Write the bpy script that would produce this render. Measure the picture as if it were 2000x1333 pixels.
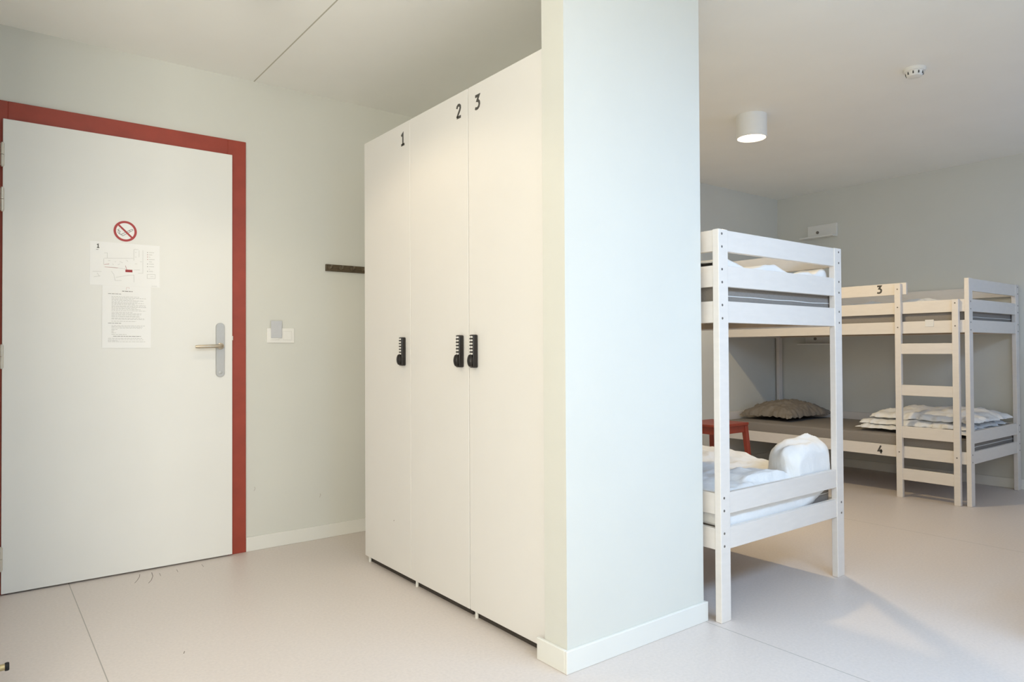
import bpy, bmesh, math, random
from mathutils import Vector, Matrix, noise
R = math.radians
for o in list(bpy.data.objects):
    bpy.data.objects.remove(o)
SC = bpy.context.scene
COL = SC.collection

# ---------------------------------------------------------------- camera
F_PX, YAW, PITCH, ROLL, CAM_H = 1362.16, R(52.473), R(0.763), R(-0.301), 1.09
fw = Vector((math.cos(YAW) * math.cos(PITCH), math.sin(YAW) * math.cos(PITCH), math.sin(PITCH)))
rt = Vector((math.sin(YAW), -math.cos(YAW), 0))
up = rt.cross(fw)
rt2 = rt * math.cos(ROLL) + up * math.sin(ROLL)
up2 = -rt * math.sin(ROLL) + up * math.cos(ROLL)
cam_data = bpy.data.cameras.new('camera')
cam_data.sensor_fit = 'HORIZONTAL'
cam_data.sensor_width = 36
cam_data.lens = F_PX / 2000 * 36
cam_data.clip_start = 0.02
cam = bpy.data.objects.new('camera', cam_data)
COL.objects.link(cam)
cam.matrix_world = Matrix((
    (rt2.x, up2.x, -fw.x, 0), (rt2.y, up2.y, -fw.y, 0), (rt2.z, up2.z, -fw.z, CAM_H), (0, 0, 0, 1)))
SC.camera = cam

# ---------------------------------------------------------------- view, world, daylight
SC.view_settings.view_transform = 'Standard'
SC.view_settings.look = 'None'
SC.view_settings.gamma = 1
SC.view_settings.use_curve_mapping = False
SC.view_settings.exposure = 0.0
SC.cycles.use_denoising = True
SC.cycles.max_bounces = 12
SC.cycles.diffuse_bounces = 8
SC.cycles.sample_clamp_indirect = 6

W = bpy.data.worlds.new('sky')
SC.world = W
W.use_nodes = True
W.node_tree.nodes['Background'].inputs[0].default_value = (0.55, 0.75, 1.0, 1)
W.node_tree.nodes['Background'].inputs[1].default_value = 0.25

def window_light(name, x0, x1, z0, z1, y, power, col, tilt=0):
    l = bpy.data.lights.new(name, 'AREA')
    l.shape = 'RECTANGLE'
    l.size, l.size_y = x1 - x0, z1 - z0
    l.energy, l.color = power, col
    o = bpy.data.objects.new(name, l)
    COL.objects.link(o)
    o.location = ((x0 + x1) / 2, y, (z0 + z1) / 2)
    o.rotation_euler = (R(90 - tilt), 0, 0)   # faces +Y, into the room, tipped down like skylight
    return o
YN = -0.55                                     # inner face of the window wall behind the camera
W0 = (-1.25, -0.25, 0.75, 2.45)
W1 = (1.0, 3.35, 1.35, 2.50)
W2 = (4.4, 5.9, 0.75, 2.45)
window_light('daylight_left_window', *W0, YN + 0.04, 74, (1.0, 0.955, 0.84))
window_light('daylight_wide_window', 1.0, 3.35, 1.93, 2.43, YN + 0.26, 68, (0.43, 0.66, 1.0), 75)
window_light('daylight_right_window', *W2, YN + 0.04, 16, (0.36, 0.58, 1.0))

# ---------------------------------------------------------------- dimensions
YB, XR, ZC = 3.915, 6.378, 2.587       # door wall, right wall, ceiling
YL = 3.881                              # face of the door leaf
LX = 1.607                              # face of the locker doors

# ---------------------------------------------------------------- materials
def mat(name, col, rough=0.5, metal=0.0, var=0.0, scale=40.0, bump=0.0, bscale=None, spec=0.5, stretch=None, bdist=0.002):
    m = bpy.data.materials.new(name)
    m.use_nodes = True
    nt = m.node_tree
    b = nt.nodes['Principled BSDF']
    b.inputs['Base Color'].default_value = (*col, 1)
    b.inputs['Roughness'].default_value = rough
    b.inputs['Metallic'].default_value = metal
    b.inputs['Specular IOR Level'].default_value = spec
    tc = nt.nodes.new('ShaderNodeTexCoord')
    mp = nt.nodes.new('ShaderNodeMapping')
    nt.links.new(tc.outputs['Object'], mp.inputs[0])
    if stretch:
        mp.inputs['Scale'].default_value = stretch
    if var:
        n = nt.nodes.new('ShaderNodeTexNoise')
        n.inputs['Scale'].default_value = scale
        n.inputs['Detail'].default_value = 4
        nt.links.new(mp.outputs[0], n.inputs[0])
        r = nt.nodes.new('ShaderNodeValToRGB')
        r.color_ramp.elements[0].position = 0.3
        r.color_ramp.elements[1].position = 0.7
        r.color_ramp.elements[0].color = tuple(max(0, c * (1 - var)) for c in col) + (1,)
        r.color_ramp.elements[1].color = tuple(min(1, c * (1 + var)) for c in col) + (1,)
        nt.links.new(n.outputs[0], r.inputs[0])
        nt.links.new(r.outputs[0], b.inputs['Base Color'])
    if bump:
        n2 = nt.nodes.new('ShaderNodeTexNoise')
        n2.inputs['Scale'].default_value = bscale or scale
        n2.inputs['Detail'].default_value = 5
        nt.links.new(mp.outputs[0], n2.inputs[0])
        bp = nt.nodes.new('ShaderNodeBump')
        bp.inputs['Strength'].default_value = bump
        bp.inputs['Distance'].default_value = bdist
        nt.links.new(n2.outputs[0], bp.inputs['Height'])
        nt.links.new(bp.outputs[0], b.inputs['Normal'])
    return m

def add_seams(m, xs, width, dark, base):
    """thin seam lines running along Y at the given x positions"""
    nt = m.node_tree
    b = nt.nodes['Principled BSDF']
    src = b.inputs['Base Color'].links[0].from_socket if b.inputs['Base Color'].links else None
    geo = nt.nodes.new('ShaderNodeNewGeometry')
    sep = nt.nodes.new('ShaderNodeSeparateXYZ')
    nt.links.new(geo.outputs['Position'], sep.inputs[0])
    acc = None
    for x in xs:
        s = nt.nodes.new('ShaderNodeMath'); s.operation = 'COMPARE'
        s.inputs[1].default_value = x
        s.inputs[2].default_value = width / 2
        nt.links.new(sep.outputs[0], s.inputs[0])
        if acc is None:
            acc = s
        else:
            a = nt.nodes.new('ShaderNodeMath'); a.operation = 'MAXIMUM'
            nt.links.new(acc.outputs[0], a.inputs[0]); nt.links.new(s.outputs[0], a.inputs[1])
            acc = a
    mx = nt.nodes.new('ShaderNodeMix'); mx.data_type = 'RGBA'
    nt.links.new(acc.outputs[0], mx.inputs[0])
    if src: nt.links.new(src, mx.inputs[6])
    else: mx.inputs[6].default_value = (*base, 1)
    mx.inputs[7].default_value = (*dark, 1)
    nt.links.new(mx.outputs[2], b.inputs['Base Color'])

M = {}
M['wall'] = mat('wall_paint', (0.665, 0.665, 0.615), 0.85, var=0.012, scale=3, bump=0.12, bscale=350)
M['ceiling'] = mat('ceiling_paint', (0.90, 0.895, 0.86), 0.85, var=0.012, scale=3, bump=0.1, bscale=300)
add_seams(M['ceiling'], [1.214], 0.007, (0.5, 0.48, 0.40), (0.90, 0.895, 0.86))  # ceiling joint: the groove's shadow line is put into the colour
M['floor'] = mat('floor_vinyl', (0.665, 0.60, 0.555), 0.42, var=0.045, scale=90, bump=0.10, bscale=500, spec=0.5)
add_seams(M['floor'], [0.35, 2.318, 4.42], 0.0035, (0.36, 0.33, 0.29), (0.665, 0.60, 0.555))
M['trim'] = mat('trim_paint', (0.76, 0.755, 0.71), 0.5, var=0.01, scale=6)
M['door'] = mat('door_laminate', (0.795, 0.79, 0.755), 0.45, var=0.01, scale=4)
M['red'] = mat('frame_red', (0.32, 0.048, 0.026), 0.45, var=0.08, scale=14)
M['stool'] = mat('stool_red', (0.30, 0.05, 0.028), 0.4, var=0.10, scale=12, stretch=(8, 1, 1))
M['locker'] = mat('locker_laminate', (0.765, 0.745, 0.715), 0.4, var=0.008, scale=5)
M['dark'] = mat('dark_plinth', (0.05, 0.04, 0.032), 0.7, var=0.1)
M['black'] = mat('black_plastic', (0.010, 0.007, 0.006), 0.35, var=0.1)
M['button'] = mat('steel_button', (0.78, 0.75, 0.71), 0.3, metal=0.1, var=0.02)
M['ink'] = mat('dark_grey_vinyl', (0.075, 0.07, 0.062), 0.6, var=0.05)
M['steel'] = mat('brushed_steel', (0.50, 0.50, 0.49), 0.42, metal=0.35, var=0.06, scale=60, stretch=(30, 30, 1))
M['lever'] = mat('satin_nickel_lever', (0.55, 0.48, 0.38), 0.3, metal=0.8, var=0.05)
M['hinge'] = mat('hinge_nickel', (0.62, 0.58, 0.50), 0.4, metal=0.5, var=0.05)
M['paper'] = mat('paper', (0.87, 0.87, 0.86), 0.7, var=0.01, scale=10)
M['print'] = mat('grey_print', (0.50, 0.50, 0.48), 0.8, var=0.04)
M['printd'] = mat('dark_print', (0.30, 0.29, 0.28), 0.8, var=0.04)
M['printr'] = mat('red_print', (0.33, 0.03, 0.035), 0.6, var=0.04)
M['printp'] = mat('pale_red_print', (0.62, 0.42, 0.40), 0.6, var=0.04)
M['sign'] = mat('sign_red', (0.40, 0.035, 0.03), 0.45, var=0.04)
M['plastic'] = mat('white_plastic', (0.80, 0.79, 0.75), 0.35, var=0.01)
M['tag'] = mat('grey_tag', (0.55, 0.56, 0.58), 0.5, var=0.02)
M['rail'] = mat('bronze_rail', (0.10, 0.075, 0.045), 0.5, metal=0.2, var=0.25, scale=30, stretch=(1, 6, 6))
M['hook'] = mat('hook_metal', (0.22, 0.18, 0.13), 0.35, metal=0.7, var=0.05)
M['wood'] = mat('white_painted_pine', (0.755, 0.705, 0.65), 0.42, var=0.02, scale=14, bump=0.06, bscale=60, stretch=(1, 1, 4))
M['bolt'] = mat('bolt_head', (0.22, 0.20, 0.18), 0.4, metal=0.6, var=0.05)
M['slat'] = mat('pine_slat', (0.55, 0.42, 0.29), 0.6, var=0.1, scale=10)
M['mattress'] = mat('grey_mattress_cover', (0.25, 0.225, 0.20), 0.85, var=0.10, scale=240, bump=0.25, bscale=400)
M['piping'] = mat('white_piping', (0.75, 0.74, 0.72), 0.7, var=0.02)
M['pillow'] = mat('taupe_pillow', (0.23, 0.20, 0.165), 0.85, var=0.06, scale=60, bump=0.25, bscale=220)
M['duvet'] = mat('white_cotton', (0.83, 0.825, 0.81), 0.8, var=0.012, scale=20, bump=0.45, bscale=22, bdist=0.012)
M['lamp'] = mat('lamp_white', (0.82, 0.82, 0.80), 0.4, var=0.01)
M['brass'] = mat('doorstop_brass', (0.62, 0.52, 0.30), 0.3, metal=0.7, var=0.04)
M['rubber'] = mat('black_rubber', (0.02, 0.018, 0.016), 0.8, var=0.05)
M['mark'] = mat('scuff', (0.22, 0.19, 0.16), 0.8, var=0.1)
M['markl'] = mat('light_scuff', (0.50, 0.47, 0.42), 0.8, var=0.1)
g = bpy.data.materials.new('window_glass'); g.use_nodes = True
g.node_tree.nodes['Principled BSDF'].inputs['Transmission Weight'].default_value = 1
g.node_tree.nodes['Principled BSDF'].inputs['Roughness'].default_value = 0
M['glass'] = g
e = bpy.data.materials.new('lamp_glow'); e.use_nodes = True
b = e.node_tree.nodes['Principled BSDF']
b.inputs['Base Color'].default_value = (0.9, 0.85, 0.75, 1)
b.inputs['Emission Color'].default_value = (1.0, 0.80, 0.55, 1)
b.inputs['Emission Strength'].default_value = 6
M['glow'] = e

# ---------------------------------------------------------------- helpers
def box(bm, x0, x1, y0, y1, z0, z1, bev=0.0, seg=2):
    r = bmesh.ops.create_cube(bm, size=1)
    vs = r['verts']
    for v in vs:
        v.co = Vector((x0 + (v.co.x + .5) * (x1 - x0), y0 + (v.co.y + .5) * (y1 - y0), z0 + (v.co.z + .5) * (z1 - z0)))
    if bev:
        es = list({e for v in vs for e in v.link_edges})
        bmesh.ops.bevel(bm, geom=es, offset=bev, segments=seg, affect='EDGES', profile=0.5)
    return bm

def bx(x0, x1, y0, y1, z0, z1, bev=0.0, seg=2):
    return box(bmesh.new(), x0, x1, y0, y1, z0, z1, bev, seg)

def cyl(bm, a, b, r1, r2=None, n=24, caps=True):
    a, b = Vector(a), Vector(b)
    d = b - a
    q = d.to_track_quat('Z', 'Y').to_matrix().to_4x4()
    r = bmesh.ops.create_cone(bm, cap_ends=caps, segments=n, radius1=r1, radius2=r1 if r2 is None else r2,
                              depth=d.length, matrix=Matrix.Translation((a + b) / 2) @ q)
    return bm

def lathe(bm, prof, c, n=32, axis='Z', sgn=1):
    """prof: list of (radius, height) revolved about an axis through c"""
    rings = []
    for r, h in prof:
        ring = []
        for i in range(n):
            a = 2 * math.pi * i / n
            u, v = r * math.cos(a), r * math.sin(a)
            if axis == 'Z': p = (u, v, h * sgn)
            elif axis == 'Y': p = (u, h * sgn, v)
            else: p = (h * sgn, u, v)
            ring.append(bm.verts.new(Vector(p) + Vector(c)))
        rings.append(ring)
    for A, B in zip(rings, rings[1:]):
        for i in range(n):
            bm.faces.new((A[i], A[(i + 1) % n], B[(i + 1) % n], B[i]))
    for ring in (rings[0], rings[-1]):
        if (ring[0].co - ring[n // 2].co).length > 1e-5:
            try: bm.faces.new(ring)
            except ValueError: pass
    bmesh.ops.recalc_face_normals(bm, faces=bm.faces)
    return bm

def tube(bm, pts, rad, n=10):
    pts = [Vector(p) for p in pts]
    rings = []
    for i, p in enumerate(pts):
        t = (pts[min(i + 1, len(pts) - 1)] - pts[max(i - 1, 0)]).normalized()
        q = t.to_track_quat('Z', 'Y').to_matrix() if abs(t.z) < .99 else Matrix.Identity(3)
        r = rad[i] if isinstance(rad, (list, tuple)) else rad
        rings.append([bm.verts.new(p + q @ Vector((r * math.cos(2 * math.pi * k / n), r * math.sin(2 * math.pi * k / n), 0))) for k in range(n)])
    for A, B in zip(rings, rings[1:]):
        for k in range(n):
            bm.faces.new((A[k], A[(k + 1) % n], B[(k + 1) % n], B[k]))
    bm.faces.new(rings[0]); bm.faces.new(rings[-1])
    bmesh.ops.recalc_face_normals(bm, faces=bm.faces)
    return bm

def ribbon(bm, pts, w, frame, t=0.0006, closed=False):
    """flat printed stroke: pts in plane coords (a, b); frame = (origin, right, up, normal)"""
    o, r, u, nn = [Vector(q) for q in frame]
    P = [Vector((p[0], p[1])) for p in pts]
    n = len(P)
    L, Rr = [], []
    for i in range(n):
        if closed:
            d0, d1 = (P[i] - P[i - 1]).normalized(), (P[(i + 1) % n] - P[i]).normalized()
        else:
            d0 = (P[i] - P[i - 1]).normalized() if i > 0 else (P[1] - P[0]).normalized()
            d1 = (P[i + 1] - P[i]).normalized() if i < n - 1 else d0
        d = d0 + d1
        d = d.normalized() if d.length > 1e-6 else d1
        nrm = Vector((-d.y, d.x))
        k = 1 / max(0.45, nrm.dot(Vector((-d1.y, d1.x))))
        L.append(P[i] + nrm * w / 2 * k); Rr.append(P[i] - nrm * w / 2 * k)
    def mk(q, h): return bm.verts.new(o + r * q.x + u * q.y + nn * h)
    TL, TR = [mk(q, t) for q in L], [mk(q, t) for q in Rr]
    BL, BR = [mk(q, 0) for q in L], [mk(q, 0) for q in Rr]
    rng = range(n) if closed else range(n - 1)
    for i in rng:
        j = (i + 1) % n
        bm.faces.new((TL[i], TR[i], TR[j], TL[j]))
        bm.faces.new((BL[i], BL[j], BR[j], BR[i]))
        bm.faces.new((TL[i], TL[j], BL[j], BL[i]))
        bm.faces.new((TR[i], BR[i], BR[j], TR[j]))
    if not closed:
        for i in (0, n - 1):
            bm.faces.new((TL[i], BL[i], BR[i], TR[i]))
    bmesh.ops.recalc_face_normals(bm, faces=bm.faces)
    return bm

GLYPH = {
    '1': ([[(.08, .80), (.34, .95), (.34, .05)], [(.06, .07), (.60, .07)]]),
    '2': ([[(.05, .72), (.10, .86), (.22, .93), (.36, .92), (.47, .83), (.48, .70), (.42, .56), (.10, .14), (.08, .08)], [(.04, .08), (.55, .08)]]),
    '3': ([[(.04, .92), (.48, .92), (.27, .60), (.40, .57), (.51, .46), (.53, .32), (.47, .17), (.34, .08), (.18, .07), (.03, .12)]]),
    '4': ([[(.40, .97), (.08, .30), (.58, .30)], [(.42, .52), (.40, .0)]]),
}
def numeral(bm, ch, frame, h, w=0.15):
    for st in GLYPH[ch]:
        ribbon(bm, [(a * h, b * h) for a, b in st], w * h, frame)
    return bm

def root_loc(p):
    v = Vector((0, 0, 0))
    while p is not None:
        v += p.location
        p = p.parent
    return v

def obj(name, bm, m, parent=None, smooth=False, local=False):
    """link one mesh; bm is in world coordinates unless local, and is moved into the parent's frame"""
    if parent is not None and not local:
        bmesh.ops.translate(bm, verts=bm.verts, vec=-root_loc(parent))
    me = bpy.data.meshes.new(name)
    org = Vector((0, 0, 0))
    if parent is None and len(bm.verts):
        xs = [v.co for v in bm.verts]
        org = Vector(((min(c.x for c in xs) + max(c.x for c in xs)) / 2, (min(c.y for c in xs) + max(c.y for c in xs)) / 2, min(c.z for c in xs)))
        bmesh.ops.translate(bm, verts=bm.verts, vec=-org)
    bmesh.ops.recalc_face_normals(bm, faces=bm.faces)
    bm.to_mesh(me); bm.free()
    if smooth:
        for p in me.polygons: p.use_smooth = True
    for q in (m if isinstance(m, (list, tuple)) else [m]):
        me.materials.append(q)
    o = bpy.data.objects.new(name, me)
    COL.objects.link(o)
    o.location = org
    o.parent = parent
    return o

def tag(o, label, cat, group=None, kind=None):
    o['label'] = label
    if cat: o['category'] = cat
    if group: o['group'] = group
    if kind: o['kind'] = kind
    return o

def thing(name, label, cat, loc=(0, 0, 0), rz=0, group=None, kind=None):
    o = bpy.data.objects.new(name, None)
    o.empty_display_size = 0.1
    COL.objects.link(o)
    o.location = loc; o.rotation_euler = (0, 0, rz)
    return tag(o, label, cat, group, kind)

def joined(name, parts, parent):
    """one mesh from several (bmesh, material) layers: paper with its print"""
    bm = bmesh.new(); mats = []
    for k, (b_, m_) in enumerate(parts):
        tmp = bpy.data.meshes.new('layer'); b_.to_mesh(tmp); b_.free()
        n0 = len(bm.faces)
        bm.from_mesh(tmp); bpy.data.meshes.remove(tmp)
        bm.faces.ensure_lookup_table()
        for f in bm.faces[n0:]: f.material_index = k
        mats.append(m_)
    return obj(name, bm, mats, parent)

def struct(name, bm, m, label, cat, smooth=False):
    return tag(obj(name, bm, m, smooth=smooth), label, cat, kind='structure')

def copy_tree(o, parent=None):
    c = o.copy(); COL.objects.link(c); c.parent = parent
    for ch in list(o.children):
        copy_tree(ch, c)
    return c

def smooth_by_angle(o, ang=35):
    for p in o.data.polygons: p.use_smooth = True
    bm = bmesh.new(); bm.from_mesh(o.data)
    for ed in bm.edges:
        if len(ed.link_faces) == 2 and ed.calc_face_angle(0) > R(ang): ed.smooth = False
        else: ed.smooth = True
    bm.to_mesh(o.data); bm.free()
    return o

# ---------------------------------------------------------------- room shell
XW, XE, YS = -1.6, XR, YN
struct('floor', bx(XW - .12, XE + .12, YS - .12, YB + .12, -0.1, 0), M['floor'], 'pale grey-beige vinyl sheet floor with fine straight seams', 'floor')
struct('ceiling', bx(XW - .12, XE + .12, YS - .12, YB + .12, ZC, ZC + .12), M['ceiling'], 'flat off-white ceiling with one straight seam', 'ceiling')
bm = bmesh.new()
box(bm, -0.12, 0.045, YB, YB + .14, 0, ZC); box(bm, 1.135, XE + .12, YB, YB + .14, 0, ZC)
box(bm, 0.045, 1.135, YB, YB + .14, 2.205, ZC); box(bm, 0.045, 1.135, YB + .125, YB + .14, 0, 2.205)
wb = struct('wall_back', bm, M['wall'], 'off-white wall holding the red-framed door and running on behind the bunks', 'wall')
struct('wall_right', bx(XE, XE + .12, YS - .12, YB, 0, ZC), M['wall'], 'off-white wall behind the long side of the far bunk bed', 'wall')
bm = bmesh.new()
box(bm, -0.12, 0.0, 2.2, YB + .14, 0, ZC); box(bm, XW - .12, -0.12, 2.2, 2.32, 0, ZC); box(bm, XW - .12, XW, YS - .12, 2.2, 0, ZC)
struct('wall_left', bm, M['wall'], 'off-white wall beside the hinge side of the door, mostly out of frame', 'wall')
bm = bmesh.new()
xs = [XW, W0[0], W0[1], W1[0], W1[1], W2[0], W2[1], XE]
for a, b_ in ((0, 1), (2, 3), (4, 5), (6, 7)):
    box(bm, xs[a], xs[b_], YS - .12, YS, 0, ZC)
for w in (W0, W1, W2):
    box(bm, w[0], w[1], YS - .12, YS, 0, w[2]); box(bm, w[0], w[1], YS - .12, YS, w[3], ZC)
struct('wall_near', bm, M['wall'], 'off-white window wall behind the camera', 'wall')
for k, w in enumerate((W0, W1, W2)):
    wt = thing('window_%d' % (k + 1), ('white framed window behind and left of the camera', 'wide high white framed window behind the camera', 'white framed window at the far right behind the camera')[k], 'window', (w[0], YS - .06, w[2]), kind='structure')
    bm = bmesh.new()
    box(bm, w[0], w[0] + .05, YS - .09, YS - .03, w[2], w[3]); box(bm, w[1] - .05, w[1], YS - .09, YS - .03, w[2], w[3])
    box(bm, w[0] + .05, w[1] - .05, YS - .09, YS - .03, w[2], w[2] + .05); box(bm, w[0] + .05, w[1] - .05, YS - .09, YS - .03, w[3] - .05, w[3])
    obj('window_frame', bm, M['trim'], wt)
    obj('pane', bx(w[0] + .05, w[1] - .05, YS - .064, YS - .058, w[2] + .05, w[3] - .05), M['glass'], wt)

# partition with the bluish pillar end
PX0, PX1, PY0, PY1 = 1.585, 2.321, 1.767, 1.883
bm = bmesh.new()
box(bm, PX0, PX1, PY0, PY1, 0, ZC)
box(bm, 2.222, PX1, PY1, YB, 0, ZC)
struct('wall_middle', bm, M['wall'], 'white partition wall whose broad end stands between the lockers and the bunks', 'wall')

# baseboards
BH, BT = 0.077, 0.013
def baseboard(name, boxes, label):
    bm = bmesh.new()
    for q in boxes: box(bm, *q, 0.0, BH, 0.002, 1)
    struct(name, bm, M['trim'], label, 'baseboard')
baseboard('baseboard_back', [(1.168, 2.222, YB - BT, YB)], 'white baseboard between the red door frame and the lockers')
baseboard('baseboard_rear', [(PX1, XE, YB - BT, YB)], 'white baseboard on the back wall behind the bunks')
baseboard('baseboard_right', [(XE - BT, XE, YS, YB - BT)], 'white baseboard on the wall behind the far bunk bed')
baseboard('baseboard_middle', [(PX0 - BT, PX1 + BT, PY0 - BT, PY0), (PX0 - BT, PX0, PY0, PY1 + .03), (PX1, PX1 + BT, PY0, YB - BT)], 'white baseboard wrapping the broad partition end')
baseboard('baseboard_left', [(0, BT, 2.2, YB - BT)], 'white baseboard on the wall at the hinge side of the door')

# ---------------------------------------------------------------- door_1
door = thing('door_1', 'white flush door in a red frame with notices taped on it', 'door', (0.58, YL, 0), kind='structure')
bm = bmesh.new()
ZF = 2.238
box(bm, 0.027, 0.110, 3.903, 4.03, 0, ZF, 0.0015, 1)
box(bm, 1.072, 1.167, 3.903, 4.03, 0, ZF, 0.0015, 1)
box(bm, 0.110, 1.072, 3.903, 4.03, 2.134, ZF, 0.0015, 1)
obj('door_frame', bm, M['red'], door)['label'] = 'red painted door frame'
bm = bmesh.new()
box(bm, 0.0915, 1.089, YL, 3.9015, 0.008, 2.150, 0.0012, 1)
box(bm, 0.113, 1.069, 3.9015, 3.921, 0.008, 2.130)
obj('door_leaf', bm, M['door'], door)
for z in (0.1675, 1.0735, 1.782, 1.984):
    bm = bmesh.new()
    x = 0.0895
    cyl(bm, (x, 3.872, z - .050), (x, 3.872, z - .001), .0075, n=16)
    cyl(bm, (x, 3.872, z + .001), (x, 3.872, z + .050), .0075, n=16)
    cyl(bm, (x, 3.872, z - .055), (x, 3.872, z - .050), .005, n=12)
    cyl(bm, (x, 3.872, z + .050), (x, 3.872, z + .055), .005, n=12)
    box(bm, x, x + .006, 3.878, 3.8815, z - .048, z + .048)
    smooth_by_angle(obj('hinge', bm, M['hinge'], door))
# escutcheon plate, lever, cylinder
def capsule_plate(bm, x0, x1, z0, z1, y0, y1, r, n=8):
    pts = []
    for (cx, cz, a0) in ((x1 - r, z1 - r, 0), (x0 + r, z1 - r, 90), (x0 + r, z0 + r, 180), (x1 - r, z0 + r, 270)):
        for i in range(n + 1):
            a = R(a0 + 90 * i / n)
            pts.append((cx + r * math.cos(a), cz + r * math.sin(a)))
    c = 0.0015
    A = [bm.verts.new((p[0], y1, p[1])) for p in pts]
    B = [bm.verts.new((p[0], y0 + c, p[1])) for p in pts]
    mx, mz = (x0 + x1) / 2, (z0 + z1) / 2
    C = [bm.verts.new((mx + (p[0] - mx) * (1 - 2 * c / (x1 - x0)), y0, mz + (p[1] - mz) * (1 - 2 * c / (z1 - z0)))) for p in pts]
    k = len(pts)
    for S, T in ((A, B), (B, C)):
        for i in range(k): bm.faces.new((S[i], S[(i + 1) % k], T[(i + 1) % k], T[i]))
    bm.faces.new(C); bm.faces.new(A)
    bmesh.ops.recalc_face_normals(bm, faces=bm.faces)
    return bm
pl = obj('handle_plate', capsule_plate(bmesh.new(), 1.004, 1.048, 0.957, 1.243, YL - .009, YL, .0215), M['steel'], door)
pl['label'] = 'long rounded steel plate'
bm = bmesh.new()
lathe(bm, [(0, 0.0), (.0165, 0.0), (.0165, .004), (.012, .0065), (0, .0065)], (1.027, YL - .009, 1.120), 28, 'Y', -1)
tube(bm, [(1.027, YL - .015, 1.120), (1.027, YL - .040, 1.120), (1.022, YL - .048, 1.120), (1.010, YL - .052, 1.120), (.97, YL - .052, 1.119), (.91, YL - .050, 1.117), (.893, YL - .048, 1.1165)],
     [.0095, .0095, .0095, .0095, .0095, .0092, .0075], 14)
h = smooth_by_angle(obj('lever_handle', bm, M['lever'], door)); h['label'] = 'brownish nickel lever'
bm = bmesh.new()
lathe(bm, [(0, 0), (.0085, 0), (.0085, .002), (.006, .003), (0, .003)], (1.026, YL - .009, .981), 20, 'Y', -1)
smooth_by_angle(obj('screw_cap', bm, M['steel'], door))
obj('latch_plate', bx(1.0885, 1.0945, YL + .006, 3.9, 1.152, 1.175, .001, 1), M['plastic'], door)['label'] = 'pale latch guide at the leaf edge'
obj('bolt_hole', bx(1.0885, 1.0925, YL + .008, 3.9, 1.042, 1.054, .001, 1), M['black'], door)['label'] = 'small dark bolt at the leaf edge'

# round no-smoking sticker
DF = lambda x, z, d=0.0: ((x, YL - d, z), (1, 0, 0), (0, 0, 1), (0, -1, 0))
sg = thing('no_smoking_sign', 'round red and white no smoking sticker on the door above the floor plan', 'sign', (.580, YL, 1.687))
bm = bmesh.new(); lathe(bm, [(0, 0), (.050, 0), (.050, .0008), (0, .0008)], (.580, YL, 1.687), 48, 'Y', -1)
obj('backing', bm, M['paper'], sg)
bm = bmesh.new()
ribbon(bm, [(.0455 * math.cos(2 * math.pi * i / 48), .0455 * math.sin(2 * math.pi * i / 48)) for i in range(48)], .0105, DF(.580, 1.687, .0008), .0006, True)
ribbon(bm, [(-.032, .032), (.032, -.032)], .0085, DF(.580, 1.687, .0012), .0006)
obj('red_ring', bm, M['sign'], sg)['label'] = 'red ring with diagonal bar'
bm = bmesh.new()
fr = DF(.580, 1.687, .0009)
ribbon(bm, [(-.012, -.024), (.028, .004), (.034, .009), (.031, .013), (.024, .010), (-.017, -.017)], .0018, fr, .0004, True)
ribbon(bm, [(-.018, -.020), (-.026, -.010), (-.022, -.003), (-.030, .004), (-.026, .011)], .0018, fr, .0004)
ribbon(bm, [(-.024, -.018), (-.033, -.008), (-.029, .000), (-.036, .006)], .0015, fr, .0004)
ribbon(bm, [(.022, .001), (.017, .007)], .0016, fr, .0004)
obj('cigarette_drawing', bm, M['ink'], sg)['label'] = 'outlined cigarette with smoke'

# evacuation floor plan (A4 landscape)
fp = thing('floor_plan_sheet', 'landscape paper with a building floor plan on the door under the round sticker', 'poster', (.582, YL, 1.415))
PXo, PZo, PW, PH = .430, 1.416, .304, .211
LAY = [(bx(PXo, PXo + PW, YL - .0010, YL, PZo, PZo + PH), M['paper'])]
def pp(cx, cy):                                # crop pixel of the sheet -> sheet metres
    u = (cx - 75) / 655
    return (u * PW, PH * (1 - (cy - (245 + 40 * u)) / 410))
fr = DF(PXo, PZo, .001)
bm = bmesh.new()
for l in ([(205, 408), (475, 408)], [(200, 410), (200, 470)], [(205, 358), (232, 358), (232, 405)], [(205, 490), (300, 495), (400, 510)],
          [(480, 320), (480, 430)], [(480, 322), (525, 322)], [(530, 330), (530, 395)], [(566, 330), (566, 550)], [(520, 552), (570, 552)],
          [(270, 530), (292, 560), (305, 620), (365, 620)], [(310, 590), (400, 575), (480, 568), (482, 640)], [(480, 520), (540, 520)],
          [(100, 532), (180, 534)], [(112, 582), (170, 575)], [(140, 545), (160, 575)], [(608, 563), (686, 565), (686, 605), (608, 603), (608, 563)],
          [(640, 585), (672, 586)], [(650, 680), (705, 682)], [(240, 430), (260, 432)], [(300, 440), (312, 442)], [(345, 438), (375, 452)], [(410, 425), (425, 440)],
          [(490, 460), (512, 462)], [(490, 350), (505, 352)], [(490, 395), (505, 396)], [(540, 440), (560, 441)], [(330, 470), (350, 462)], [(280, 460), (290, 470)]):
    ribbon(bm, [pp(*q) for q in l], .0011, fr, .0003)
for i, y in enumerate((350, 372, 394, 418, 440, 462, 488, 512, 534)):
    ribbon(bm, [pp(625, y), pp(625 + (50, 32, 14, 56, 30, 48, 50, 8, 40)[i], y + 2)], .0016, fr, .0003)
LAY.append((bm, M['print']))
bm = bmesh.new()
ribbon(bm, [pp(400, 528), pp(466, 531)], .0125, fr, .0005)
ribbon(bm, [pp(400, 478), pp(412, 515)], .0016, fr, .0004)
for y in (372, 394, 418): ribbon(bm, [pp(608, y), pp(615, y)], .003, fr, .0004)
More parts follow.
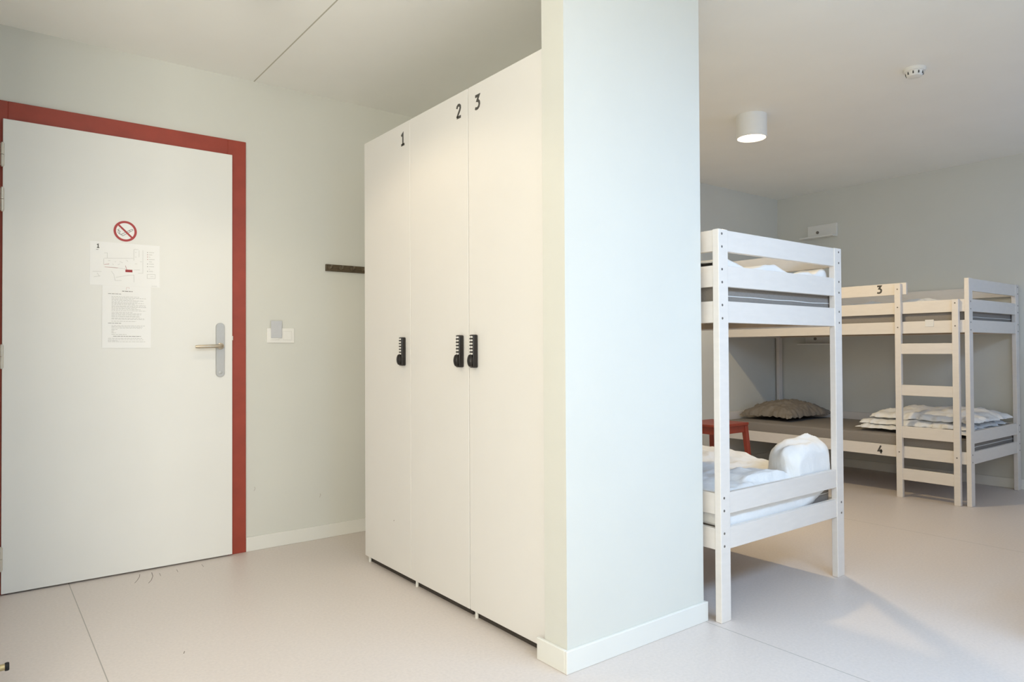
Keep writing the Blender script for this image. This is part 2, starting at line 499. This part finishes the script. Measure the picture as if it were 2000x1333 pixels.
ribbon(bm, [pp(205, 468), pp(250, 462)], .0016, fr, .0004)
ribbon(bm, [pp(210, 490), pp(330, 500)], .0012, fr, .0005)
LAY.append((bm, M['printr']))
bm = bmesh.new()
numeral(bm, '1', ((PXo + pp(135, 310)[0], YL - .001, PZo + pp(135, 310)[1]), (1, 0, 0), (0, 0, 1), (0, -1, 0)), .019, .2)
ribbon(bm, [pp(130, 325), pp(152, 326)], .0016, fr, .0004)
for y in (350, 462, 488, 534): ribbon(bm, [pp(608, y), pp(614, y)], .003, fr, .0004)
LAY.append((bm, M['ink']))
joined('printed_sheet', LAY, fp)

# house rules notice (A4 portrait)
nt_ = thing('house_rules_notice', 'portrait paper of small printed text on the door under the floor plan', 'poster', (.588, YL, 1.11))
NX, NZ, NW, NH = .4815, 1.1105, .213, .305
LAY = [(bx(NX, NX + NW, YL - .0022, YL - .0011, NZ, NZ + NH), M['paper'])]
fr = DF(NX, NZ, .0022)
def np_(cx, cy): return (cx / 975 * NW, NH * (1 - cy / 1235))
random.seed(4)
bm = bmesh.new(); bd = bmesh.new()
def words(b_, x0, x1, y, w):
    x = x0
    while x < x1:
        l = random.uniform(25, 75)
        e_ = min(x1, x + l)
        if e_ - x > 8: ribbon(b_, [np_(x, y), np_(e_, y)], w, fr, .0003)
        x = e_ + 11
for y, x1 in ((212, 740), (238, 870), (262, 620), (286, 830), (310, 700), (334, 830), (352, 640), (374, 865), (400, 880), (418, 890), (440, 680), (464, 760), (488, 870),
              (522, 600), (545, 780), (566, 780), (592, 740), (612, 750), (640, 840), (660, 840), (702, 670), (790, 850), (812, 800), (836, 790), (862, 300), (884, 240), (908, 220), (930, 270), (962, 480)):
    words(bm, 182, x1, y, .0017)
for y, x1 in ((1040, 800), (1068, 820), (1088, 300), (1108, 860)): words(bm, 115, x1, y, .0017)
LAY.append((bm, M['print']))
words(bd, 115, 370, 159, .0026); words(bd, 115, 390, 741, .0026); words(bd, 215, 770, 999, .0026)
words(bd, 390, 600, 101, .0038)
LAY.append((bd, M['printd']))
bm = bmesh.new(); ribbon(bm, [np_(475, 75), np_(475, 25), np_(530, 25), np_(530, 50)], .0012, fr, .0003)
LAY.append((bm, M['printp']))
joined('printed_sheet', LAY, nt_)

# doorstop on the left wall
ds = thing('doorstop', 'short metal doorstop with a black rubber tip at the lower left corner', 'doorstop', (0, 2.84, .06))
bm = bmesh.new(); cyl(bm, (0.013, 2.84, .06), (.018, 2.84, .06), .018); cyl(bm, (.018, 2.84, .06), (.080, 2.84, .06), .0105)
smooth_by_angle(obj('rod', bm, M['brass'], ds))
bm = bmesh.new(); lathe(bm, [(0, 0), (.0125, 0), (.0135, .003), (.0135, .009), (.0115, .012), (0, .012)], (.078, 2.84, .06), 24, 'X', 1)
smooth_by_angle(obj('rubber_tip', bm, M['rubber'], ds))

# light switch + tag
sw = thing('light_switch', 'white double wall plate with switch and socket right of the red frame', 'switch', (1.36, YB, 1.137))
obj('plate', bx(1.283, 1.438, YB - .008, YB, 1.138, 1.222, .003), M['plastic'], sw)
obj('rocker', bx(1.300, 1.350, YB - .013, YB - .008, 1.155, 1.205, .0025), M['plastic'], sw)
bm = bmesh.new(); box(bm, 1.371, 1.421, YB - .011, YB - .008, 1.155, 1.205, .0015, 1)
obj('blank_cover', bm, M['plastic'], sw)
tag(obj('key_card_tag', bx(1.302, 1.364, YB - .0166, YB - .0132, 1.166, 1.262, .001, 1), M['tag']), 'small pale grey card stuck over the top of the wall switch', 'card')

# coat rail
cr = thing('coat_rail', 'dark brown wall rail with small hooks beside the lockers', 'coat rack', (1.85, YB, 1.56))
obj('rail', bx(1.624, 2.06, YB - .016, YB, 1.562, 1.602, .002), M['rail'], cr)
for i in range(6):
    x = 1.645 + .070 * i
    bm = bmesh.new()
    cyl(bm, (x, YB - .016, 1.584), (x, YB - .020, 1.584), .010, n=18)
    tube(bm, [(x, YB - .018, 1.584), (x, YB - .040, 1.580), (x, YB - .048, 1.586), (x, YB - .050, 1.594)], [.004, .004, .005, .0062], 10)
    smooth_by_angle(obj('hook', bm, M['hook'], cr))

# little scuffs that belong to the surfaces
FL = ((0, 0, 0.0), (1, 0, 0), (0, 1, 0), (0, 0, 1))
fl = bpy.data.objects['floor']
for pts, w in (([(.64, 3.84), (.632, 3.80), (.615, 3.75), (.597, 3.71)], .0028), ([(.692, 3.835), (.685, 3.77), (.668, 3.71), (.648, 3.667)], .003),
               ([(.72, 3.80), (.716, 3.75)], .002), ([(.80, 3.81), (.796, 3.76)], .002), ([(.92, 3.82), (.918, 3.77)], .002), ([(.606, 2.755), (.598, 2.735)], .003)):
    bm = bmesh.new(); ribbon(bm, pts, w, FL, .0003)
    obj('scratch', bm, M['mark'], fl)
for x, z in ((1.216, .336), (1.591, .251)):
    bm = bmesh.new(); ribbon(bm, [(x, z + .01), (x + .004, z), (x - .003, z - .012)], .0035, ((0, YB, 0), (1, 0, 0), (0, 0, 1), (0, -1, 0)), .0003)
    obj('scuff', bm, M['markl'], wb)

# ---------------------------------------------------------------- lockers
def make_locker(ch, label, hinge_far, lock_y, num_y):
    """a cabinet unit in local coordinates: x 0 = door face, y 0..0.484 from the near to the far side"""
    yo, wd = {'3': 1.899, '2': 2.3835, '1': 2.869}[ch], .4845
    t = thing('locker', label, 'locker', (LX, yo, 0), group='white lockers')
    ZT, ZB = 2.1745, .030
    bm = bmesh.new()
    x0, x1, y0, y1 = .021, .600, .001, wd - .001
    box(bm, x0, x1, y0, y0 + .018, ZB, ZT - .002); box(bm, x0, x1, y1 - .018, y1, ZB, ZT - .002)
    box(bm, x0, x1, y0 + .018, y1 - .018, ZT - .020, ZT - .002); box(bm, x0, x1, y0 + .018, y1 - .018, ZB, ZB + .018)
    box(bm, x1 - .008, x1, y0 + .018, y1 - .018, ZB + .018, ZT - .02)
    obj('cabinet_body', bm, M['locker'], t, local=True)
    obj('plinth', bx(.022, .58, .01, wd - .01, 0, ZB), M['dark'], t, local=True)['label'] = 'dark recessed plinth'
    d = obj('door', bx(0, .018, .0030 if ch == '2' else .0012, wd - (.0030 if ch == '3' else .0012), ZB, ZT, .0012, 1), M['locker'], t, local=True)
    bm = bmesh.new()
    numeral(bm, ch, ((0, num_y - yo, 2.068), (0, -1, 0), (0, 0, 1), (-1, 0, 0)), .060, .19)
    nb = obj('number', bm, M['ink'], d, local=True); nb['label'] = 'dark grey numeral ' + ch
    if ch == '1':
        bm = bmesh.new(); ribbon(bm, [(0, 0), (-.006, -.004)], .003, ((0, 3.035 - yo, .27), (0, -1, 0), (0, 0, 1), (-1, 0, 0)), .0003)
        obj('scuff', bm, M['mark'], d, local=True)
    # keypad lock
    L0 = lock_y - yo
    k = obj('keypad_lock', bx(-.024, 0, L0, L0 + .030, 1.020, 1.154, .005, 3), M['black'], t, local=True)
    smooth_by_angle(k, 50)
    k['label'] = 'black keypad lock'
    for r in range(6):
        for c in range(2):
            bm = bmesh.new()
            cyl(bm, (-.024, L0 + .0088 + .0125 * c, 1.1445 - .0135 * r), (-.0268, L0 + .0088 + .0125 * c, 1.1445 - .0135 * r), .0044, .0038, 12)
            obj('button', bm, M['button'], k, local=True)
    bm = bmesh.new()
    lathe(bm, [(0, 0), (.0130, 0), (.0145, .004), (.0135, .010), (.0095, .014), (0, .0155)], (-.024, L0 + .0150, 0), 28, 'X', -1)
    for v in bm.verts: v.co.z = 1.049 + v.co.z * 1.75
    smooth_by_angle(obj('knob', bm, M['black'], k, local=True))
    bm = bmesh.new(); cyl(bm, (.0135, wd - .03, 0), (.0135, wd - .03, ZB), .007, n=12)
    obj('foot', bm, M['plastic'], t, local=True)
    return t
make_locker('3', 'white locker numbered 3, nearest the partition end, lock on its left edge', False, 2.317, 2.332)
make_locker('2', 'white locker numbered 2, the middle one of the row', False, 2.419, 2.469)
make_locker('1', 'white locker numbered 1, at the far end next to the coat rail', True, 2.913, 2.957)

# ---------------------------------------------------------------- bunk beds
BW, BL, PW_, PT = 0.970, 2.020, 0.063, 0.030
UP = [(1.485, 1.571), (1.342, 1.428), (1.197, 1.284)]
LO = [(.427, .512), (.286, .371)]
def make_bunk(name, label, numerals):
    """local: x 0 = ladder side, BW = back side; y 0 = end next to the ladder, BL = other end"""
    t = thing(name, label, 'bunk bed', group='white bunk beds')
    P = lambda n, bm, lab=None: obj(n, bm, M['wood'], t, local=True)
    bev = .003
    posts = {}
    for sx in (0, 1):
        for sy in (0, 1):
            x0 = 0 if sx == 0 else BW - PW_
            y0 = 0 if sy == 0 else BL - PT
            posts[sx, sy] = P('post', bx(x0, x0 + PW_, y0, y0 + PT, 0, 1.573, bev))
    # end boards between the posts
    for sy in (0, 1):
        y0, y1 = (.004, .026) if sy == 0 else (BL - .026, BL - .004)
        for z0, z1 in UP + LO:
            P('end_board', bx(PW_ - .001, BW - PW_ + .001, y0, y1, z0, z1, .0015, 1))
    # long rails: back side (full set) and ladder side
    for z0, z1 in UP + LO:
        P('side_rail', bx(BW - .026, BW - .004, PT - .001, BL - PT + .001, z0, z1, .0015, 1))
    for z0, z1 in UP[1:] + LO[1:]:
        r_ = P('side_rail', bx(.004, .026, PT - .001, BL - PT + .001, z0, z1, .0015, 1))
        if numerals and z0 == LO[1][0]:
            bm = bmesh.new(); numeral(bm, '4', ((.004, .626, z0 + .014), (0, -1, 0), (0, 0, 1), (-1, 0, 0)), .060, .20)
            obj('number', bm, M['ink'], r_, local=True)['label'] = 'dark numeral 4'
    gr = P('guard_rail', bx(.004, .026, .408, BL - PT + .001, *UP[0], .0015, 1))
    if numerals:
        bm = bmesh.new(); numeral(bm, '3', ((.004, .617, UP[0][0] + .018), (0, -1, 0), (0, 0, 1), (-1, 0, 0)), .060, .21)
        obj('number', bm, M['ink'], gr, local=True)['label'] = 'dark numeral 3'
    # ladder
    ua, ub = (.058, .100), (.437, .480)
    u1 = P('ladder_upright', bx(-.026, .004, *ua, 0, 1.428, bev))
    u2 = P('ladder_upright', bx(-.026, .004, *ub, 0, 1.565, bev))
    for z0, z1 in ((.130, .212), (.436, .520), (.746, .822), (1.048, 1.124)):
        P('ladder_rung', bx(-.022, .002, ua[1] - .001, ub[0] + .001, z0, z1, .0015, 1))
    def bolt(par, p, d):
        bm = bmesh.new()
        a = Vector(p); b_ = a + Vector(d) * .0012
        cyl(bm, a, b_, .0052, .0048, 12)
        obj('bolt', bm, M['bolt'], par, local=True)
    for z in (1.524, 1.390, 1.243, .330):
        bolt(u2, (-.026, .458, z), (-1, 0, 0))
    for z in (1.402, 1.243, .330):
        bolt(u1, (-.026, .079, z), (-1, 0, 0))
    pair = lambda q: (q[0] + .017, q[1] - .017)
    for sy, y, d in ((0, 0, (0, -1, 0)), (1, BL, (0, 1, 0))):
        for q in UP + LO:
            for z in pair(q): bolt(posts[1, sy], (BW - .034 + .012, y, z), d)
        for q in (UP[1:] if sy == 0 else UP) + LO[1:]:
            for z in pair(q): bolt(posts[0, sy], (.034 - .008, y, z), d)
    # slatted bases
    for z in (1.232, .318):
        bm = bmesh.new()
        for i in range(14):
            y = .07 + i * .14
            box(bm, .03, BW - .03, y, y + .07, z, z + .014)
        box(bm, .026, .046, PT + .01, BL - PT - .01, z - .028, z); box(bm, BW - .046, BW - .026, PT + .01, BL - PT - .01, z - .028, z)
        obj('slatted_base', bm, M['slat'], t, local=True)['label'] = 'bare pine slats'
    return t
FX, FY = 5.393, 1.878
far = make_bunk('bunk_bed', 'white wooden bunk bed along the far wall, ladder in front, numbers 3 and 4', True)
far.location = (FX, FY, 0)
NXb, NYb = 2.347, 1.700
near = make_bunk('bunk_bed', 'white wooden bunk bed half hidden behind the partition end, seen from its short end', False)
near.rotation_euler = (0, 0, math.pi)
near.location = (NXb + BW, NYb + BL, 0)
third = copy_tree(near)  # unseen bunk, added to throw a shadow on the floor at right
third.rotation_euler = (0, 0, -math.pi / 2)
third.location = (3.05, 0.78, 0)
third['label'] = 'white wooden bunk bed added outside the right edge of the view for its shadow'

# ---------------------------------------------------------------- soft furnishings
def fbm(x, y, z=0, o=4):
    return noise.fractal(Vector((x, y, z)), 1.0, 2.0, o)
def ridge(x, y, z=0):
    return 1 - abs(noise.noise(Vector((x, y, z)))) * 2

def puffy(bm, x0, x1, y0, y1, z0, h, seed=0, px=4, py=4, pinch=0.0, flat=0.35, nx=60, ny=60, fold=0.006, fs=6, edge=0.01, aniso=(1, 1)):
    """cushion-like closed slab; flat = share of the height below the edge line"""
    cx, cy, hx, hy = (x0 + x1) / 2, (y0 + y1) / 2, (x1 - x0) / 2, (y1 - y0) / 2
    T, B = {}, {}
    for i in range(nx + 1):
        for j in range(ny + 1):
            a, b_ = -1 + 2 * i / nx, -1 + 2 * j / ny
            a, b_ = math.copysign(1 - (1 - abs(a)) ** 1.4, a), math.copysign(1 - (1 - abs(b_)) ** 1.4, b_)
            f = math.sqrt(max(0, (1 - abs(a) ** px) * (1 - abs(b_) ** py)))
            X = cx + hx * a * (1 - pinch * (1 - b_ * b_)) if pinch else cx + hx * a
            Y = cy + hy * b_ * (1 - pinch * (1 - a * a)) if pinch else cy + hy * b_
            X += edge * (fbm(seed + 3 * a, 4 * b_, seed) + .5 * fbm(seed, 13 * b_, seed + 3)) * abs(a) ** 3
            Y += edge * (fbm(seed + 4 * a, 3 * b_, seed + 7) + .5 * fbm(13 * a, seed, seed + 5)) * abs(b_) ** 3
            n_ = fold * (fbm(X * fs * aniso[0] + seed, Y * fs * aniso[1], seed) + .7 * ridge(X * fs * 1.3 * aniso[0], Y * fs * 1.3 * aniso[1], seed + 2) - .3)
            zt = z0 + h * (flat + .10 * fbm(5 * a, 5 * b_, seed + 11)) + h * (1 - flat) * f + n_ * f
            zb = z0 + h * flat - h * flat * min(1, f * 1.6)
            T[i, j] = bm.verts.new((X, Y, zt))
            if i in (0, nx) or j in (0, ny): B[i, j] = T[i, j]
            else: B[i, j] = bm.verts.new((X, Y, min(zb, zt - .001)))
    for i in range(nx):
        for j in range(ny):
            bm.faces.new((T[i, j], T[i + 1, j], T[i + 1, j + 1], T[i, j + 1]))
            q = (B[i, j], B[i, j + 1], B[i + 1, j + 1], B[i + 1, j])
            if len(set(q)) == 4 and not all(v in T.values() for v in ()):
                try: bm.faces.new(q)
                except ValueError: pass
    return bm

def mattress(label, x0, x1, y0, y1, z0, z1, care=False):
    t = thing('mattress', label, 'mattress', ((x0 + x1) / 2, (y0 + y1) / 2, z0), group='grey mattresses')
    bm = bx(x0, x1, y0, y1, z0, z1, .016, 4)
    c = smooth_by_angle(obj('cover', bm, M['mattress'], t), 40)
    zp = z0 + .060
    r_ = .0022
    n = 10
    for yy in (y0 - .0005, y1 + .0005):
        k = 24
        line = [Vector((x0 + .012 + (x1 - x0 - .024) * i / k, yy, zp + .005 * noise.noise(Vector((x0 + i * .17, yy, 1))))) for i in range(k + 1)]
        obj('piping', tube(bmesh.new(), line, .0024, 6), M['piping'], t, smooth=True)['label'] = 'white piping line'
    return t
m_ul = mattress('grey mattress with white piping on the upper bunk half hidden by the partition', NXb + .032, NXb + BW - .032, NYb + .036, NYb + BL - .045, 1.2465, 1.375)
m_ll = mattress('grey mattress under the crumpled white duvet on the lower bunk near the partition', NXb + .052, NXb + BW - .032, NYb + .054, NYb + BL - .045, .3325, .450)
m_uf = mattress('grey mattress on the upper bunk along the far wall', FX + .032, FX + BW - .032, FY + .036, FY + BL - .045, 1.2465, 1.375)
m_lf = mattress('grey mattress with pillow and folded duvet on the lower bunk by the far wall', FX + .029, FX + BW - .032, FY + .036, FY + BL - .045, .3325, .448)
bm = bmesh.new()
box(bm, 5.3935, 5.3965, 2.103, 2.160, 1.243, 1.293, .0008, 1)
box(bm, 5.3965, 5.4230, 2.110, 2.150, 1.2855, 1.288)
obj('care_label', bm, M['piping'], m_uf)['label'] = 'white care label hanging over the rail'

def cloth_field(name, label, x0, x1, y0, y1, hfun, skirt, shift=None, nx=110, ny=170, group='white duvets', side=None):
    bm = bmesh.new()
    V = {}
    for i in range(nx + 1):
        for j in range(ny + 1):
            X, Y = x0 + (x1 - x0) * i / nx, y0 + (y1 - y0) * j / ny
            Z = hfun(X, Y)
            dx, dy = shift(X, Y, Z) if shift else (0, 0)
            V[i, j] = bm.verts.new((X + dx, Y + dy, Z))
    for i in range(nx):
        for j in range(ny):
            bm.faces.new((V[i, j], V[i + 1, j], V[i + 1, j + 1], V[i, j + 1]))
    # front skirt hanging inside the end boards
    K = 8
    prev = [V[i, 0] for i in range(nx + 1)]
    for k in range(1, K + 1):
        row = []
        for i in range(nx + 1):
            top = V[i, 0].co
            X = x0 + (x1 - x0) * i / nx
            zl = skirt(X)
            s = k / K
            z = top.z * (1 - s) + zl * s
            row.append(bm.verts.new((top.x + .004 * noise.noise(Vector((X * 18, z * 9, 3))), y0 - .007 * math.sin(min(1, s * 3) * 1.57) + .004 * fbm(X * 14, z * 12, 5), z)))
        for i in range(nx): bm.faces.new((prev[i], row[i], row[i + 1], prev[i + 1]))
        prev = row
    if side is not None:                       # hangs inside the long rail as well
        prev = [V[0, j] for j in range(ny + 1)]
        for k in range(1, K + 1):
            row = []
            for j in range(ny + 1):
                top = V[0, j].co
                s = k / K
                z = top.z * (1 - s) + (side + .012 * noise.noise(Vector((top.y * 5, 2, 2)))) * s
                row.append(bm.verts.new((x0 - .005 * math.sin(min(1, s * 3) * 1.57), top.y, z)))
            for j in range(ny): bm.faces.new((prev[j], prev[j + 1], row[j + 1], row[j]))
            prev = row
    o = obj(name, bm, M['duvet'], smooth=True)
    md = o.modifiers.new('thickness', 'SOLIDIFY'); md.thickness = .008; md.offset = -1
    return tag(o, label, 'duvet', group)

def sm(a, b_, x):
    t = max(0, min(1, (x - a) / (b_ - a)))
    return t * t * (3 - 2 * t)

# lower near bunk: crumpled duvet with a bundled heap against the right post
def wrinkle(x, y, s_=0):
    return (.012 * fbm(x * 3.2, y * 2.6, 1.5 + s_) + .016 * (ridge(x * 3.2 + y * 1.4, y * 2.4, 4.2 + s_) - .5)
            + .009 * (ridge(x * 8 - y * 5, y * 6 + x * 3, 9.1 + s_) - .5) + .004 * fbm(x * 22, y * 20, s_))
def h_low(x, y):
    z = .497 + wrinkle(x, y)
    z += .040 * sm(2.85, 3.2, x) * sm(2.02, 2.35, y)
    z += .020 * (1 - sm(1.95, 2.3, x))
    # soft heap leaning on the right post
    u, v = (x - 3.170 - .45 * (y - 1.84)) / .195, (y - 1.845) / .130
    d = (abs(u) ** 2.6 + abs(v) ** 2.4)
    heap = math.sqrt(max(0, 1 - d)) if d < 1 else 0
    z = max(z, .50 + heap ** .6 * (.150 + .016 * fbm(x * 6, y * 6, 2) + .016 * (ridge(x * 6 + y * 9, y * 7 - x * 5, 7.7) - .5) + .006 * (ridge(x * 15 - y * 8, y * 14, 3.3) - .5)) + .012 * sm(3.2, 3.28, x) * heap)
    # turned-over flap with a crisp lower edge
    t_ = sm(2.64, 2.70, x) * (1 - sm(2.90, 3.0, x))
    yl = 1.80 - (x - 2.66) * .10
    z += .030 * t_ * sm(yl - .004, yl + .006, y) * (1 - sm(1.93, 2.03, y))
    z -= .022 * (1 - sm(2.39, 2.47, x))
    z = .466 + (z - .466) * (1 - sm(3.1, 3.35, y))
    z -= .022 * (1 - sm(1.742, 1.79, y)) * (1 - .6 * heap)
    return max(z, .463)
def s_low(x, y, z):
    hp = sm(.52, .62, z) * (1 - sm(2.05, 2.2, y)) * sm(2.85, 2.92, x)
    return (-.030 * hp * (1 - sm(3.0, 3.2, x)), -.012 * hp)
def sk_low(x):
    return .345 + .085 * sm(3.02, 3.26, x)
cloth_field('duvet', 'crumpled white duvet heaped on the lower bunk beside the partition', 2.386, 3.283, 1.742, 3.40, h_low, sk_low, s_low, nx=150, ny=220, side=.375)

def h_up(x, y):
    z = 1.432 + .6 * wrinkle(x, y, 20)
    z += .026 * math.exp(-((x - 2.45) / .10) ** 2) + .034 * math.exp(-((x - 2.81) / .11) ** 2) + .014 * math.exp(-((x - 3.08) / .07) ** 2)
    z += .035 * sm(1.90, 2.15, y) * sm(2.3, 3.2, x) * .8
    z += .040 * math.exp(-((x - 3.235) / .05) ** 2) * (1 - sm(1.85, 2.0, y))
    z = 1.386 + (z - 1.386) * (1 - sm(3.1, 3.4, y))
    return max(z, 1.385)
cloth_field('duvet', 'rumpled white duvet on the upper bunk beside the partition', 2.390, 3.275, 1.752, 3.45, h_up, lambda x: 1.379, None)

# far bunk: folded duvet of three layers, flat duvet on top bunk, pillow
bm = bmesh.new()
puffy(bm, 5.50, 6.28, 1.930, 2.715, .449, .064, 1, 8, 6, edge=.035, fold=.012, fs=9, flat=.4)
puffy(bm, 5.52, 6.29, 1.950, 2.705, .480, .072, 5, 8, 5, edge=.040, fold=.014, fs=8, flat=.4)
puffy(bm, 5.56, 6.30, 1.915, 2.640, .516, .100, 9, 5, 4, edge=.040, fold=.022, fs=6, flat=.4)
tag(obj('duvet', bm, M['duvet'], smooth=True), 'white duvet folded in layers on the lower bunk by the far wall', 'duvet', 'white duvets')
bm = bmesh.new()
puffy(bm, 5.437, 6.315, 1.935, 3.70, 1.3755, .066, 21, 6, 6, edge=.01, fold=.022, fs=5, flat=.25, nx=60, ny=120)
tag(obj('duvet', bm, M['duvet'], smooth=True), 'white duvet spread on the upper bunk by the far wall, barely above its rails', 'duvet', 'white duvets')
bm = bmesh.new()
puffy(bm, 5.60, 6.315, 3.335, 3.845, .449, .165, 31, 2.4, 2.2, pinch=.07, edge=.02, fold=.012, fs=7, flat=.22, nx=70, ny=60)
tag(obj('pillow', bm, M['pillow'], smooth=True), 'plump taupe-grey pillow at the head of the far lower bunk', 'pillow')

# ---------------------------------------------------------------- red stool
SX0, SX1, SY0, SY1, SH = 4.535, 4.935, 3.300, 3.660, .500
st = thing('stool', 'small red wooden stool standing between the two bunk beds', 'stool', (4.735, 3.48, 0))
obj('seat', bx(SX0, SX1, SY0, SY1, SH - .022, SH, .004), M['stool'], st)
ap = .055
for q in ((SX0 + .03, SX1 - .03, SY0 + .012, SY0 + .030), (SX0 + .03, SX1 - .03, SY1 - .030, SY1 - .012)):
    obj('apron', bx(*q, SH - .022 - ap, SH - .022, .001, 1), M['stool'], st)
for q in ((SX0 + .012, SX0 + .030, SY0 + .03, SY1 - .03), (SX1 - .030, SX1 - .012, SY0 + .03, SY1 - .03)):
    obj('apron', bx(*q, SH - .022 - ap, SH - .022, .001, 1), M['stool'], st)
for sx in (0, 1):
    for sy in (0, 1):
        bm = bmesh.new()
        w = .040
        x = SX0 + .004 if sx == 0 else SX1 - .004 - w
        y = SY0 + .004 if sy == 0 else SY1 - .004 - w
        box(bm, x, x + w, y, y + w, 0, SH - .022, .003, 1)
        dx, dy = (-.045 if sx == 0 else .045), (-.03 if sy == 0 else .03)
        for v in bm.verts:
            k = 1 - v.co.z / (SH - .022)
            sc = 1 - .2 * k
            v.co.x = x + w / 2 + (v.co.x - x - w / 2) * sc + dx * k
            v.co.y = y + w / 2 + (v.co.y - y - w / 2) * sc + dy * k
        obj('leg', bm, M['stool'], st)

# ---------------------------------------------------------------- bedside shelves on the right wall
def shelf(z, y0, label):
    t = thing('bedside_shelf', label, 'shelf', (XR, y0 + .15, z), group='bedside shelves')
    obj('back_plate', bx(XR - .020, XR, y0, y0 + .285, z, z + .125, .003), M['plastic'], t)
    obj('tray', bx(XR - .105, XR - .020, y0 - .005, y0 + .325, z - .004, z + .010, .002, 1), M['plastic'], t)
    bm = bmesh.new(); cyl(bm, (XR - .020, y0 + .185, z + .055), (XR - .0245, y0 + .185, z + .055), .014, n=20)
    obj('socket', bm, M['bolt'], t)['label'] = 'round dark socket'
    return t
shelf(2.142, 3.300, 'small white bedside shelf high on the wall above the far upper bunk')
shelf(1.130, 3.335, 'small white bedside shelf on the wall inside the far lower bunk')

# ---------------------------------------------------------------- ceiling fittings
def downlight(x, y, label, power, angle, blend, col):
    h, r = .145, .095
    t = thing('ceiling_lamp', label, 'lamp', (x, y, ZC), group='cylinder ceiling lamps')
    bm = bmesh.new()
    lathe(bm, [(.0, 0), (r, 0), (r, -h + .002), (r - .002, -h), (r - .007, -h), (r - .009, -h + .006), (r - .009, -h + .03), (0, -h + .03)], (x, y, ZC), 48)
    smooth_by_angle(obj('housing', bm, M['lamp'], t))
    bm = bmesh.new()
    lathe(bm, [(0, -h + .022), (r - .010, -h + .022), (r - .010, -h + .012), (0, -h + .008)], (x, y, ZC), 40)
    smooth_by_angle(obj('diffuser', bm, M['glow'], t))['label'] = 'glowing warm diffuser'
    l = bpy.data.lights.new('lamp_light', 'SPOT')
    l.energy, l.color = power, col
    l.spot_size, l.spot_blend, l.shadow_soft_size = R(angle), blend, .06
    o = bpy.data.objects.new('lamp_light', l)
    COL.objects.link(o)
    o.parent = t
    o.location = (0, 0, -h + .004)
    return t
downlight(3.94, 2.595, 'white cylinder ceiling lamp glowing above the bunk area', 120, 152, .35, (1.0, 0.77, 0.43))
downlight(0.79, 2.60, 'white cylinder ceiling lamp just above the frame near the door', 24, 138, .35, (1.0, 0.82, 0.58))

sd = thing('smoke_detector', 'small round white smoke detector on the ceiling', 'smoke detector', (3.98, 1.63, ZC))
bm = bmesh.new(); lathe(bm, [(0, 0), (.054, 0), (.054, -.014), (.050, -.018), (0, -.018)], (3.98, 1.63, ZC), 40)
smooth_by_angle(obj('base', bm, M['plastic'], sd))
bm = bmesh.new(); lathe(bm, [(0, -.018), (.044, -.018), (.040, -.034), (.034, -.042), (.020, -.045), (0, -.045)], (3.98, 1.63, ZC), 40)
hd = smooth_by_angle(obj('sensor_head', bm, M['plastic'], sd))
for i in range(10):
    a = 2 * math.pi * (i + .4) / 10
    bm = bmesh.new(); box(bm, .0385, .0435, -.003, .003, -.035, -.022)
    bmesh.ops.rotate(bm, verts=bm.verts, cent=(0, 0, 0), matrix=Matrix.Rotation(a, 3, 'Z'))
    bmesh.ops.translate(bm, verts=bm.verts, vec=(3.98, 1.63, ZC))
    obj('vent_slot', bm, M['ink'], hd)
